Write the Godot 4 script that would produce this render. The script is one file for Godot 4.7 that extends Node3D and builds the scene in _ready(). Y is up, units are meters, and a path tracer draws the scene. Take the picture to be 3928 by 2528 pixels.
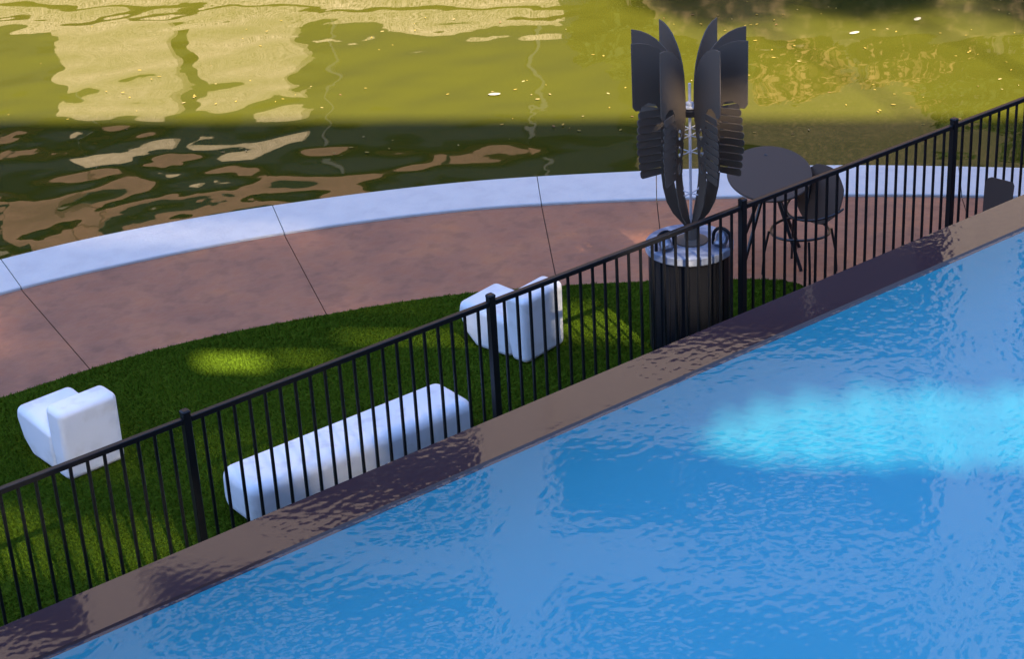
extends Node3D

# World: y up, metres. Lawn at y = 0, the camera 7.1 m above it, looking towards -z.
# Fence and pool edge run along FD; FN points from the fence towards the pool and the camera.
const F0 := Vector3(-2.0563, 0.0, -10.805)
const FD := Vector3(0.79984, 0.0, -0.60022)
const FN := Vector3(0.60022, 0.0, 0.79984)
const RIVER_Y := -0.45
const POOL_Y := 1.54
const RIM_Y := 1.55
const RIM_OUT := 1.695
const RIM_IN := 2.084
const POOL_FLOOR := 0.34

var rng := RandomNumberGenerator.new()
var used := {}


class MB:
	# Collects triangles, given anticlockwise as seen from outside.
	var v := PackedVector3Array()
	var n := PackedVector3Array()
	var ix := PackedInt32Array()

	func tri(a: Vector3, b: Vector3, c: Vector3) -> void:
		var nn := (b - a).cross(c - a).normalized()
		var k := v.size()
		v.append_array([a, b, c])
		n.append_array([nn, nn, nn])
		ix.append_array([k, k + 2, k + 1])

	func quad(a: Vector3, b: Vector3, c: Vector3, d: Vector3) -> void:
		var nn := (c - a).cross(d - b).normalized()
		var k := v.size()
		v.append_array([a, b, c, d])
		n.append_array([nn, nn, nn, nn])
		ix.append_array([k, k + 2, k + 1, k, k + 3, k + 2])

	func box(t: Transform3D, lo: Vector3, hi: Vector3) -> void:
		var p := []
		for i in 8:
			p.append(t * Vector3(hi.x if i & 1 else lo.x, hi.y if i & 2 else lo.y, hi.z if i & 4 else lo.z))
		quad(p[4], p[5], p[7], p[6])
		quad(p[1], p[0], p[2], p[3])
		quad(p[5], p[1], p[3], p[7])
		quad(p[0], p[4], p[6], p[2])
		quad(p[6], p[7], p[3], p[2])
		quad(p[0], p[1], p[5], p[4])

	# A box whose upright and top edges are chamfered by c.
	func chamfered(t: Transform3D, lo: Vector3, hi: Vector3, c: float) -> void:
		var ring := PackedVector2Array([Vector2(lo.x + c, lo.z), Vector2(hi.x - c, lo.z), Vector2(hi.x, lo.z + c), Vector2(hi.x, hi.z - c), Vector2(hi.x - c, hi.z), Vector2(lo.x + c, hi.z), Vector2(lo.x, hi.z - c), Vector2(lo.x, lo.z + c)])
		var mid := Vector2((lo.x + hi.x) / 2, (lo.z + hi.z) / 2)
		var rows := []
		for lev in [[lo.y, 0.0], [hi.y - c, 0.0], [hi.y, c]]:
			var row := []
			for q in ring:
				var s: Vector2 = q
				var half := Vector2(hi.x - lo.x, hi.z - lo.z) / 2
				s = mid + (q - mid) * ((half - Vector2(lev[1], lev[1])) / half)
				row.append(t * Vector3(s.x, lev[0], s.y))
			rows.append(row)
		for k in 2:
			for i in 8:
				var j := (i + 1) % 8
				quad(rows[k][j], rows[k][i], rows[k + 1][i], rows[k + 1][j])
		for i in range(1, 7):
			tri(rows[2][0], rows[2][i + 1], rows[2][i])

	func tube(pts: Array, radius, sides := 10, closed := false) -> void:
		var m := pts.size()
		var base := v.size()
		var side := Vector3.ZERO
		for i in m:
			var a: Vector3 = pts[(i - 1 + m) % m] if closed or i > 0 else pts[i]
			var b: Vector3 = pts[(i + 1) % m] if closed or i < m - 1 else pts[i]
			var d := (b - a).normalized()
			if side == Vector3.ZERO:
				side = d.cross(Vector3.UP if absf(d.y) < 0.9 else Vector3.RIGHT).normalized()
			side = (side - d * side.dot(d)).normalized()
			var up := side.cross(d)
			var r: float = radius[i] if radius is Array else radius
			for k in sides:
				var o := side * cos(TAU * k / sides) + up * sin(TAU * k / sides)
				v.append(pts[i] + o * r)
				n.append(o)
		for i in (m if closed else m - 1):
			for k in sides:
				var q := base + i * sides + k
				var q2 := base + i * sides + (k + 1) % sides
				var w := base + ((i + 1) % m) * sides + k
				var w2 := base + ((i + 1) % m) * sides + (k + 1) % sides
				ix.append_array([q, q2, w, q2, w2, w])
		if not closed:
			for e in [0, m - 1]:
				for k in range(1, sides - 1):
					var s0: int = base + e * sides
					if e == 0:
						tri(v[s0], v[s0 + k], v[s0 + k + 1])
					else:
						tri(v[s0], v[s0 + k + 1], v[s0 + k])

	# prof: (radius, height) from bottom to top, round the axis through t.
	func lathe(t: Transform3D, prof: Array, sides := 32) -> void:
		for i in prof.size() - 1:
			var a: Vector2 = prof[i]
			var b: Vector2 = prof[i + 1]
			var sl := Vector2(b.y - a.y, a.x - b.x).normalized()
			var base := v.size()
			for k in sides + 1:
				var c := cos(TAU * k / sides)
				var s := sin(TAU * k / sides)
				v.append(t * Vector3(a.x * c, a.y, a.x * s))
				v.append(t * Vector3(b.x * c, b.y, b.x * s))
				var nn := (t.basis * Vector3(sl.x * c, sl.y, sl.x * s)).normalized()
				n.append(nn)
				n.append(nn)
			for k in sides:
				var q := base + 2 * k
				ix.append_array([q, q + 2, q + 1, q + 1, q + 2, q + 3])

	# A flat plate: outline in the plane (x, y) of t, thickness th along z, centred.
	func plate(t: Transform3D, outline: PackedVector2Array, th: float) -> void:
		var poly := outline
		if Geometry2D.is_polygon_clockwise(poly):
			poly = poly.duplicate()
			poly.reverse()
		# with y up, is_polygon_clockwise (y down) tells the opposite, so settle it by area
		var area := 0.0
		for i in poly.size():
			area += poly[i].cross(poly[(i + 1) % poly.size()])
		if area < 0:
			poly.reverse()
		var tr := Geometry2D.triangulate_polygon(poly)
		for i in range(0, tr.size(), 3):
			var p := [poly[tr[i]], poly[tr[i + 1]], poly[tr[i + 2]]]
			if (p[1] - p[0]).cross(p[2] - p[0]) < 0:
				p = [p[0], p[2], p[1]]
			tri(t * Vector3(p[0].x, p[0].y, th / 2), t * Vector3(p[1].x, p[1].y, th / 2), t * Vector3(p[2].x, p[2].y, th / 2))
			tri(t * Vector3(p[0].x, p[0].y, -th / 2), t * Vector3(p[2].x, p[2].y, -th / 2), t * Vector3(p[1].x, p[1].y, -th / 2))
		for i in poly.size():
			var a := poly[i]
			var b := poly[(i + 1) % poly.size()]
			quad(t * Vector3(a.x, a.y, th / 2), t * Vector3(a.x, a.y, -th / 2), t * Vector3(b.x, b.y, -th / 2), t * Vector3(b.x, b.y, th / 2))

	# A grid of points with heights: rows of equal length, smooth normals, faces up.
	func sheet(points: PackedVector3Array, wide: int) -> void:
		var base := v.size()
		var high := points.size() / wide
		v.append_array(points)
		var nn := PackedVector3Array()
		nn.resize(points.size())
		for j in high:
			for i in wide:
				var du := points[j * wide + mini(i + 1, wide - 1)] - points[j * wide + maxi(i - 1, 0)]
				var dv := points[mini(j + 1, high - 1) * wide + i] - points[maxi(j - 1, 0) * wide + i]
				var x := du.cross(dv).normalized()
				nn[j * wide + i] = x if x.y > 0 else -x
		n.append_array(nn)
		var flip := (points[1] - points[0]).cross(points[wide] - points[0]).y < 0
		var idx := PackedInt32Array()
		idx.resize((high - 1) * (wide - 1) * 6)
		var k := 0
		for j in high - 1:
			for i in wide - 1:
				var a := base + j * wide + i
				var b := a + 1
				var c := a + wide
				var d := c + 1
				for q in ([a, b, c, b, d, c] if flip else [a, c, b, b, c, d]):
					idx[k] = q
					k += 1
		ix.append_array(idx)

	func done() -> ArrayMesh:
		var arr := []
		arr.resize(Mesh.ARRAY_MAX)
		arr[Mesh.ARRAY_VERTEX] = v
		arr[Mesh.ARRAY_NORMAL] = n
		arr[Mesh.ARRAY_INDEX] = ix
		var m := ArrayMesh.new()
		m.add_surface_from_arrays(Mesh.PRIMITIVE_TRIANGLES, arr)
		return m


# ---------------------------------------------------------------- naming

func numbered(called: String, parent: Node) -> String:
	var key := "%d/%s" % [parent.get_instance_id(), called]
	var k: int = used.get(key, 0)
	used[key] = k + 1
	return called if k == 0 else "%s_%03d" % [called, k]


func obj(called: String, m, mat: Material, parent: Node = self) -> MeshInstance3D:
	var o := MeshInstance3D.new()
	o.name = numbered(called, parent)
	o.mesh = m.done() if m is MB else m
	o.material_override = mat
	parent.add_child(o, true)
	return o


func tag(o: Node, label: String, category: String, group := "") -> Node:
	o.set_meta("label", label)
	o.set_meta("category", category)
	if group:
		o.set_meta("group", group)
	return o


func thing(called: String, label: String, category: String, at := Vector3.ZERO, turn := 0.0, group := "") -> Node3D:
	var o := Node3D.new()
	o.name = numbered(called, self)
	add_child(o, true)
	o.position = at
	o.rotation.y = turn
	tag(o, label, category, group)
	return o


func setting(o: Node) -> Node:
	o.set_meta("kind", "structure")
	return o


func setting_root(called: String) -> Node3D:
	var o := Node3D.new()
	o.name = numbered(called, self)
	add_child(o, true)
	setting(o)
	return o


func dup(o: Node3D, called: String, at: Vector3, turn: float, label: String) -> Node3D:
	var c: Node3D = o.duplicate()
	c.name = numbered(called, self)
	add_child(c, true)
	c.position = at
	c.rotation.y = turn
	c.set_meta("label", label)
	return c


# ---------------------------------------------------------------- materials

func lin(r: float, g: float, b: float) -> Color:
	return Color(r, g, b).linear_to_srgb()


func mat(c: Color, rough := 0.7, metal := 0.0, spec := 0.5) -> StandardMaterial3D:
	var m := StandardMaterial3D.new()
	m.albedo_color = c
	m.roughness = rough
	m.metallic = metal
	m.metallic_specular = spec
	return m


func noise(freq: float, octaves := 4, sd := 1, kind := FastNoiseLite.TYPE_SIMPLEX_SMOOTH) -> FastNoiseLite:
	var f := FastNoiseLite.new()
	f.noise_type = kind
	f.frequency = freq
	f.seed = sd
	f.fractal_octaves = octaves
	return f


func noise_tex(freq: float, octaves: int, sd: int, stops: Array, side := 512) -> NoiseTexture2D:
	var t := NoiseTexture2D.new()
	t.width = side
	t.height = side
	t.seamless = true
	t.noise = noise(freq, octaves, sd)
	if stops:
		var g := Gradient.new()
		g.offsets = PackedFloat32Array(stops.map(func(s): return s[0]))
		g.colors = PackedColorArray(stops.map(func(s): return s[1]))
		t.color_ramp = g
	return t


func textured(stops: Array, freq: float, sd: int, metres: float, rough: float, bump_freq := 0.0, bump := 0.0, bump_metres := 1.0, side := 512) -> StandardMaterial3D:
	var m := mat(Color.WHITE, rough)
	m.albedo_texture = noise_tex(freq, 5, sd, stops, side)
	m.uv1_triplanar = true
	m.uv1_world_triplanar = true
	m.uv1_scale = Vector3.ONE / metres
	if bump > 0:
		m.heightmap_enabled = true
		m.heightmap_scale = bump
		m.heightmap_texture = noise_tex(bump_freq, 4, sd + 50, [], side)
	return m


# ---------------------------------------------------------------- rounded solids by surface nets

func poly_distance(p: Vector2, poly: PackedVector2Array) -> float:
	var d := INF
	var inside := false
	var j := poly.size() - 1
	for i in poly.size():
		var a := poly[i]
		var b := poly[j]
		var e := b - a
		var w := p - a
		d = minf(d, (w - e * clampf(w.dot(e) / e.length_squared(), 0, 1)).length_squared())
		if (a.y > p.y) != (b.y > p.y) and p.x < (b.x - a.x) * (p.y - a.y) / (b.y - a.y) + a.x:
			inside = not inside
		j = i
	return -sqrt(d) if inside else sqrt(d)


func rounded(p: Vector3, poly: PackedVector2Array, half: float, r: float) -> float:
	# poly in (z, y), already shrunk by r; extruded along x to +-half, all edges rounded by r
	var a := poly_distance(Vector2(p.z, p.y), poly)
	var b := absf(p.x) - (half - r)
	return Vector2(maxf(a, 0), maxf(b, 0)).length() + minf(maxf(a, b), 0) - r


func nets(f: Callable, lo: Vector3, hi: Vector3, cell: float) -> ArrayMesh:
	var nx := int(ceil((hi.x - lo.x) / cell)) + 1
	var ny := int(ceil((hi.y - lo.y) / cell)) + 1
	var nz := int(ceil((hi.z - lo.z) / cell)) + 1
	var d := PackedFloat32Array()
	d.resize(nx * ny * nz)
	var k := 0
	for z in nz:
		for y in ny:
			for x in nx:
				d[k] = f.call(lo + Vector3(x, y, z) * cell)
				k += 1
	var at := {}
	var v := PackedVector3Array()
	var nr := PackedVector3Array()
	var ix := PackedInt32Array()
	var step := [0, 1, nx, nx + 1, nx * ny, nx * ny + 1, nx * ny + nx, nx * ny + nx + 1]
	for z in nz - 1:
		for y in ny - 1:
			for x in nx - 1:
				var q := (z * ny + y) * nx + x
				var mask := 0
				for c in 8:
					if d[q + step[c]] < 0:
						mask |= 1 << c
				if mask == 0 or mask == 255:
					continue
				var sum := Vector3.ZERO
				var count := 0
				for a in 8:
					for bit in [1, 2, 4]:
						if a & bit:
							continue
						var b: int = a | bit
						var da := d[q + step[a]]
						var db := d[q + step[b]]
						if (da < 0) == (db < 0):
							continue
						var pa := Vector3(a & 1, (a >> 1) & 1, a >> 2)
						var pb := Vector3(b & 1, (b >> 1) & 1, b >> 2)
						sum += pa.lerp(pb, da / (da - db))
						count += 1
				at[q] = v.size()
				var p := lo + (Vector3(x, y, z) + sum / count) * cell
				v.append(p)
				var e := cell * 0.4
				nr.append(Vector3(f.call(p + Vector3(e, 0, 0)) - f.call(p - Vector3(e, 0, 0)), f.call(p + Vector3(0, e, 0)) - f.call(p - Vector3(0, e, 0)), f.call(p + Vector3(0, 0, e)) - f.call(p - Vector3(0, 0, e))).normalized())
	for z in range(1, nz - 1):
		for y in range(1, ny - 1):
			for x in range(1, nx - 1):
				var q := (z * ny + y) * nx + x
				for axis in 3:
					var s: int = [1, nx, nx * ny][axis]
					var u: int = [nx, nx * ny, 1][axis]
					var w: int = [nx * ny, 1, nx][axis]
					if (d[q] < 0) == (d[q + s] < 0):
						continue
					var a: int = at[q - u - w]
					var b: int = at[q - w]
					var c: int = at[q]
					var e: int = at[q - u]
					if d[q] < 0:
						ix.append_array([a, c, b, a, e, c])
					else:
						ix.append_array([a, b, c, a, c, e])
	var arr := []
	arr.resize(Mesh.ARRAY_MAX)
	arr[Mesh.ARRAY_VERTEX] = v
	arr[Mesh.ARRAY_NORMAL] = nr
	arr[Mesh.ARRAY_INDEX] = ix
	var m := ArrayMesh.new()
	m.add_surface_from_arrays(Mesh.PRIMITIVE_TRIANGLES, arr)
	return m


func shrink(poly: PackedVector2Array, r: float) -> PackedVector2Array:
	return Geometry2D.offset_polygon(poly, -r, Geometry2D.JOIN_MITER)[0]


# ---------------------------------------------------------------- curves of the bank

func along(xs: Array, zs: Array, x: float) -> float:
	# Catmull-Rom through (xs, zs), straight beyond the ends
	var m := xs.size()
	if x <= xs[0]:
		return zs[0] + (x - xs[0]) * (zs[1] - zs[0]) / (xs[1] - xs[0])
	if x >= xs[m - 1]:
		return zs[m - 1] + (x - xs[m - 1]) * (zs[m - 1] - zs[m - 2]) / (xs[m - 1] - xs[m - 2])
	var i := 0
	while x > xs[i + 1]:
		i += 1
	var t: float = (x - xs[i]) / (xs[i + 1] - xs[i])
	var h: float = xs[i + 1] - xs[i]
	var m0: float = (zs[i + 1] - zs[maxi(i - 1, 0)]) / (xs[i + 1] - xs[maxi(i - 1, 0)])
	var m1: float = (zs[mini(i + 2, m - 1)] - zs[i]) / (xs[mini(i + 2, m - 1)] - xs[i])
	return (2 * t * t * t - 3 * t * t + 1) * zs[i] + (t * t * t - 2 * t * t + t) * h * m0 + (-2 * t * t * t + 3 * t * t) * zs[i + 1] + (t * t * t - t * t) * h * m1


func kerb_out(x: float) -> float:
	return along([-7.6, -6.0, -4.601, -3.513, -2.2, -0.525, 0.923, 2.974, 4.91, 6.6], [-14.2, -15.5, -16.398, -16.919, -17.328, -17.64, -17.689, -17.578, -17.217, -16.8], x)


func kerb_in(x: float) -> float:
	return along([-7.3, -5.8, -4.448, -3.402, -2.037, -0.323, 1.457, 3.206, 4.684, 6.4], [-13.5, -14.75, -15.666, -16.178, -16.661, -16.982, -16.972, -16.809, -16.54, -16.1], x)


func lawn_edge(x: float) -> float:
	return along([-6.4, -5.2, -4.033, -2.791, -1.537, -0.515, 0.47, 1.126, 1.75, 2.1, 2.3], [-11.6, -12.75, -13.682, -14.445, -14.879, -15.123, -15.19, -15.181, -15.14, -15.1, -15.04], x)


func st(s: float, t: float, y := 0.0) -> Vector3:
	return F0 + FD * s + FN * t + Vector3(0, y, 0)


# ---------------------------------------------------------------- scene

func _ready() -> void:
	rng.seed = 11
	# camera: 26 degrees down with a slight roll
	var cam := Camera3D.new()
	cam.name = "camera"
	cam.keep_aspect = Camera3D.KEEP_HEIGHT
	cam.fov = 19.005
	cam.near = 0.1
	cam.far = 900.0
	add_child(cam)
	cam.transform = Transform3D(CAM_BASIS, Vector3(0, 7.1, 0))
	cam.current = true

	# sky, sun, exposure
	var sky_mat := ProceduralSkyMaterial.new()
	sky_mat.sky_top_color = lin(0.08, 0.147, 0.34)
	sky_mat.sky_horizon_color = lin(0.19, 0.26, 0.40)
	sky_mat.sky_curve = 0.18
	sky_mat.ground_bottom_color = lin(0.08, 0.08, 0.08)
	sky_mat.ground_horizon_color = lin(0.2, 0.24, 0.32)
	var sky := Sky.new()
	sky.sky_material = sky_mat
	var env := Environment.new()
	env.background_mode = Environment.BG_SKY
	env.sky = sky
	env.tonemap_mode = Environment.TONE_MAPPER_LINEAR
	env.tonemap_exposure = 7.0
	env.sdfgi_enabled = true
	env.ssao_enabled = true
	env.ssil_enabled = true
	var we := WorldEnvironment.new()
	we.name = "environment"
	we.environment = env
	add_child(we)

	var sun := DirectionalLight3D.new()
	sun.name = "sun"
	sun.light_energy = 1.6
	sun.light_color = lin(1.0, 0.87, 0.70)
	sun.light_angular_distance = 0.6
	sun.shadow_enabled = true
	sun.sky_mode = DirectionalLight3D.SKY_MODE_LIGHT_ONLY
	add_child(sun)
	var to_sun := Vector3(sin(deg_to_rad(20)) * cos(deg_to_rad(40)), sin(deg_to_rad(40)), cos(deg_to_rad(20)) * cos(deg_to_rad(40)))
	sun.look_at_from_position(Vector3.ZERO, -to_sun)

	terrain()
	hotel()
	unseen_shade_trees()
	far_bank()
	river()
	promenade()
	pool()
	lawn()
	fence()
	seats()
	sculpture()
	terrace_furniture()
	floating()


const CAM_BASIS := Basis(Vector3(0.998430, -0.050262, 0.024742), Vector3(0.056021, 0.895779, -0.440955), Vector3(0.000000, 0.441649, 0.897188))


func terrain() -> void:
	var g := MB.new()
	g.quad(Vector3(-300, -1.8, 300), Vector3(300, -1.8, 300), Vector3(300, -1.8, -300), Vector3(-300, -1.8, -300))
	setting(obj("ground", g, textured([[0.3, lin(0.10, 0.08, 0.05)], [0.7, lin(0.16, 0.13, 0.08)]], 0.02, 3, 6.0, 0.95)))
	# near bank under lawn, path and pool deck
	var b := MB.new()
	b.box(Transform3D(), Vector3(-60, -1.75, -9.2), Vector3(-9.5, -0.03, 40))
	b.box(Transform3D(), Vector3(-60, -1.75, 0.4), Vector3(60, 1.5, 40))
	b.box(Transform3D(), Vector3(14, -1.75, -14.5), Vector3(60, -0.03, 0.4))
	setting(obj("near_bank", b, textured([[0.3, lin(0.22, 0.18, 0.14)], [0.7, lin(0.3, 0.26, 0.2)]], 0.02, 4, 3.0, 0.9)))


func hotel() -> void:
	# unseen hotel behind the view, shading the bank; slatted openings added to cast sun patches
	var yaw := deg_to_rad(8.64)
	var t := thing("unseen_hotel", "unseen tall tan hotel block out of view, shading the bank, with slatted openings added to cast sun patches", "building", Vector3(0, 0, 2.5), -yaw)
	var wall := mat(lin(0.42, 0.32, 0.24), 0.85)
	var top := 21.41
	# openings added to cast the sun patches: u0, u1, h0, h1, clear share between the slats
	var open := [
		[6.2, 6.45, 13.47, 13.78, 0.17], [6.45, 6.8, 13.44, 14.0, 0.17], [6.8, 7.2, 13.48, 14.17, 0.17], [7.2, 7.7, 13.53, 14.33, 0.17], [7.7, 8.3, 13.61, 14.5, 0.17], [8.3, 9.0, 13.69, 14.62, 0.17], [9.0, 11.6, 13.76, 14.75, 0.17],
		[7.2, 7.7, 14.335, 14.48, 0.07], [7.7, 8.3, 14.505, 14.66, 0.07], [8.3, 11.6, 14.755, 14.93, 0.07], [10.2, 11.15, 15.75, 16.85, 0.12],
		[3.8, 4.42, 15.29, 15.64, 1.0], [3.4, 3.795, 15.27, 15.5, 0.45], [4.425, 5.0, 15.4, 15.7, 0.45], [6.87, 8.1, 15.84, 16.62, 0.27], [5.1, 6.3, 15.78, 16.06, 0.45],
		[0.9, 2.1, 12.4, 13.4, 0.16], [2.105, 3.1, 12.4, 13.3, 0.145], [2.105, 3.0, 13.6, 14.6, 0.09], [3.35, 4.75, 13.45, 14.5, 0.085], [4.85, 5.35, 14.3, 14.62, 0.08],
		[3.05, 5.7, 17.55, 18.25, 0.1], [7.65, 8.85, 17.6, 18.0, 0.24], [1.4, 2.45, 15.45, 16.45, 0.1], [5.2, 6.2, 16.3, 16.65, 0.1],
	]
	var us := [-7.0, 26.0]
	var hs := [0.0, top]
	for o in open:
		us.append_array([o[0], o[1]])
		hs.append_array([o[2], o[3]])
	us.sort()
	hs.sort()
	var once := []
	for x in us:
		if once.is_empty() or x - once[-1] > 1e-4:
			once.append(x)
	us = once
	var w := MB.new()
	for j in hs.size() - 1:
		if hs[j + 1] - hs[j] < 1e-4:
			continue
		var start := INF
		for i in us.size() - 1:
			var cu: float = (us[i] + us[i + 1]) / 2
			var ch: float = (hs[j] + hs[j + 1]) / 2
			var hole := open.any(func(o): return cu > o[0] and cu < o[1] and ch > o[2] and ch < o[3])
			if not hole and start == INF:
				start = us[i]
			if start != INF and (hole or i == us.size() - 2):
				w.box(Transform3D(), Vector3(start, hs[j], 0), Vector3(us[i] if hole else us[i + 1], hs[j + 1], 0.2))
				start = INF
	obj("wall", w, wall, t)
	for o in open:
		var l := MB.new()
		var pitch := 0.07
		var count := int(round((o[3] - o[2]) / pitch))
		if o[4] >= 0.8:
			continue
		for k in count:
			var h: float = o[2] + (o[3] - o[2]) * (k + 0.5) / count
			var half: float = (o[3] - o[2]) / count * (1 - o[4]) / 2
			l.box(Transform3D(), Vector3(o[0] + 0.003, h - half, 0.098), Vector3(o[1] - 0.003, h + half, 0.102))
		obj("added_slat", l, wall, t)  # slats added to weaken the sun patch from each opening


func unseen_shade_trees() -> void:
	# unseen trees above the hotel, placed out of view to shade the far water
	var leaf := mat(lin(0.035, 0.055, 0.014), 0.7, 0.0, 0.2)
	var bark := mat(lin(0.09, 0.065, 0.045), 0.9)
	var k := 0
	for s in [[13.6, 3.9, 1.1], [15.6, 4.2, 1.35], [17.8, 3.7, 1.6]]:
		var at: Vector3 = Vector3(0, 0, 2.5) + Vector3(cos(deg_to_rad(8.64)), 0, sin(deg_to_rad(8.64))) * s[0] + Vector3(0, 21.41, 0.1)
		var o := thing("unseen_shade_tree", ["left unseen tree above the hotel, placed to shade the far water", "middle unseen tree above the hotel, placed to shade the far water", "broadest unseen tree above the hotel at right, placed to shade the far water"][k], "tree", at, 0.0, "unseen trees placed to shade the river")
		k += 1
		var tr := MB.new()
		tr.tube([Vector3.ZERO, Vector3(0.05, s[1] * 0.5, 0), Vector3(0, s[1], 0)], [0.035, 0.03, 0.02], 8)
		for b in 5:
			var a := TAU * b / 5.0
			tr.tube([Vector3(0.03, s[1] * 0.7, 0), Vector3(cos(a) * s[2] * 0.6, s[1] + 0.2, sin(a) * s[2] * 0.6)], [0.02, 0.01], 6)
		obj("trunk", tr, bark, o)
		var f := MB.new()
		for i in 1500:
			var d := Vector3(rng.randfn(), rng.randfn(), rng.randfn()).normalized() * pow(rng.randf(), 0.45)
			var clump := 0.85 + 0.3 * sin(5.0 * d.x + 2.0 * d.z) * cos(4.0 * d.y)
			var c := Vector3(0, s[1] + 0.25, 0) + Vector3(d.x * s[2], d.y * 0.75, d.z * s[2] * 0.7) * clump
			var a := Vector3(rng.randfn(), rng.randfn(), rng.randfn()).normalized() * 0.11
			var b2 := a.cross(Vector3(rng.randfn(), rng.randfn(), rng.randfn())).normalized() * 0.06
			f.quad(c - a, c + b2, c + a, c - b2)
		obj("crown", f, leaf, o)


func far_bank() -> void:
	var fb := Transform3D(Basis(Vector3(0.98306, 0, 0.18327), Vector3.UP, Vector3(-0.18327, 0, 0.98306)), Vector3(-6.75, 0, -27.0))
	var tan := textured([[0.25, lin(0.24, 0.187, 0.12)], [0.75, lin(0.305, 0.24, 0.165)]], 0.02, 21, 2.0, 0.85, 0.08, 2.0)
	# embankment wall and walk
	var e := MB.new()
	e.box(fb, Vector3(-60, -1.7, -0.4), Vector3(8.5, -0.19, 0))
	e.box(fb, Vector3(-60, -0.13, -0.4), Vector3(8.5, 0.1, 0.02))
	e.box(fb, Vector3(-60, -0.19, -0.4), Vector3(8.5, -0.13, -0.12))
	setting(obj("embankment_wall", e, tan))
	var e2 := MB.new()
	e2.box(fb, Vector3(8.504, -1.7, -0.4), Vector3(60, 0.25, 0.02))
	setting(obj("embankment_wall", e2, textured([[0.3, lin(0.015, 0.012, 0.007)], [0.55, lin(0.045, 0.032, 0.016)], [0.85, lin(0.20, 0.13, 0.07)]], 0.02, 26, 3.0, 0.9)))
	var wk := MB.new()
	wk.box(fb, Vector3(-60, -1.7, -60), Vector3(60, 0.02, -0.4))
	setting(obj("far_walk", wk, textured([[0.3, lin(0.10, 0.09, 0.045)], [0.7, lin(0.17, 0.14, 0.07)]], 0.02, 22, 2.0, 0.9)))
	# the building across the river
	var t := Node3D.new()
	t.name = "riverside_building"
	add_child(t)
	t.transform = fb.translated_local(Vector3(0, 0, -3.0))
	tag(t, "sunlit tan building across the river, mirrored in the water", "building")
	var stucco := textured([[0.25, lin(0.18, 0.146, 0.117)], [0.75, lin(0.212, 0.172, 0.138)]], 0.02, 23, 3.0, 0.85, 0.1, 1.0)
	var base_stucco := textured([[0.25, lin(0.15, 0.078, 0.055)], [0.75, lin(0.19, 0.10, 0.07)]], 0.02, 24, 3.0, 0.85, 0.1, 1.0)
	var glass := mat(lin(0.006, 0.007, 0.012), 0.2, 0.0, 0.3)
	var dark := mat(lin(0.03, 0.03, 0.035), 0.5)
	var low := MB.new()
	low.box(Transform3D(), Vector3(6.3, 4.7, -6), Vector3(32, 6.2, 0))
	obj("wall", low, base_stucco, t)
	for band in [[0.0, 0.4], [3.75, 4.7], [6.2, 8.3], [10.4, 12.2], [13.85, 15.2], [17.0, 18.3], [20.0, 21.2]]:
		var b := MB.new()
		b.box(Transform3D(), Vector3(-24, band[0], -6), Vector3(32, band[1], 0))
		obj("wall", b, base_stucco if band[1] < 6.5 else stucco, t)
	for u in [-23.75, -16.25, -8.75, -1.25, 6.25, 13.75, 21.25, 28.75]:
		var p := MB.new()
		p.box(Transform3D(), Vector3(u - 0.6, 6.25, -5), Vector3(u + 0.6, 21.4, 0.22))
		obj("pier", p, stucco, t)
		var pb := MB.new()
		pb.box(Transform3D(), Vector3(u - 0.62, 3.8, -5), Vector3(u + 0.62, 6.246, 0.24))
		obj("pier_base", pb, base_stucco, t)
	for row in [[0.4, 3.75], [4.7, 6.2], [8.3, 10.4], [12.2, 13.85], [15.2, 17.0], [18.3, 20.0]]:
		for k in (4 if row[0] == 4.7 else 7):
			var u0 := -23.15 + 7.5 * k
			var pn := MB.new()
			pn.box(Transform3D(), Vector3(u0 - 0.6, row[0], -0.6), Vector3(u0 + 6.9, row[1], -0.5))
			var pane := obj("window", pn, glass, t)
			for x in ([0.0, 4.2] if row[0] == 0.4 else [0.0, 2.1, 4.2, 6.24]):
				var bar := MB.new()
				bar.box(Transform3D(), Vector3(u0 + x, row[0], -0.498), Vector3(u0 + x + 0.06, row[1], -0.4))
				obj("mullion", bar, dark, pane)
	# terrace walls on the ground floor, and the brown wall on the right
	for seg in [[-0.55, 1.35, 2.45], [1.68, 3.3, 2.4], [-6.5, -1.9, 1.6]]:
		var p := MB.new()
		p.box(Transform3D(), Vector3(seg[0], 0.03, 0.3), Vector3(seg[1], seg[2], 0.55))
		obj("terrace_wall", p, tan, t)
	var br := MB.new()
	br.box(Transform3D(), Vector3(8.6, 0.03, 0.02), Vector3(31, 3.38, 0.3))
	obj("brown_wall", br, textured([[0.3, lin(0.03, 0.022, 0.012)], [0.6, lin(0.055, 0.04, 0.02)], [0.8, lin(0.12, 0.08, 0.045)]], 0.03, 25, 1.5, 0.9), t)
	# shrubs along the far walk, on the right
	var leaf_dark := mat(lin(0.022, 0.03, 0.008), 0.7, 0.0, 0.2)
	var leaf_dry := mat(lin(0.20, 0.115, 0.05), 0.7, 0.0, 0.2)
	var i := 0
	for s in [[9.6, 1.1, 0.9, 0], [10.9, 1.3, 0.7, 1], [12.5, 1.15, 0.9, 1], [13.7, 2.0, 1.2, 0], [15.4, 2.3, 1.5, 0], [8.5, 1.1, 0.6, 0]]:
		var at := fb * Vector3(s[0], -0.44 if i == 5 else 0.02, 0.12 if i == 5 else -0.45)
		var sh := thing("shrub", ["dark green shrub on the far bank, first right of the building's tan wall", "tallest dry brown shrub on the far bank", "low dry brown shrub on the far bank", "tall dark shrub on the far bank at right", "dark shrub at the far right of the far bank", "smallest low green shrub by the tan far wall"][i], "shrub", at, 0.0, "shrubs on the far bank")
		i += 1
		var f := MB.new()
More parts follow.
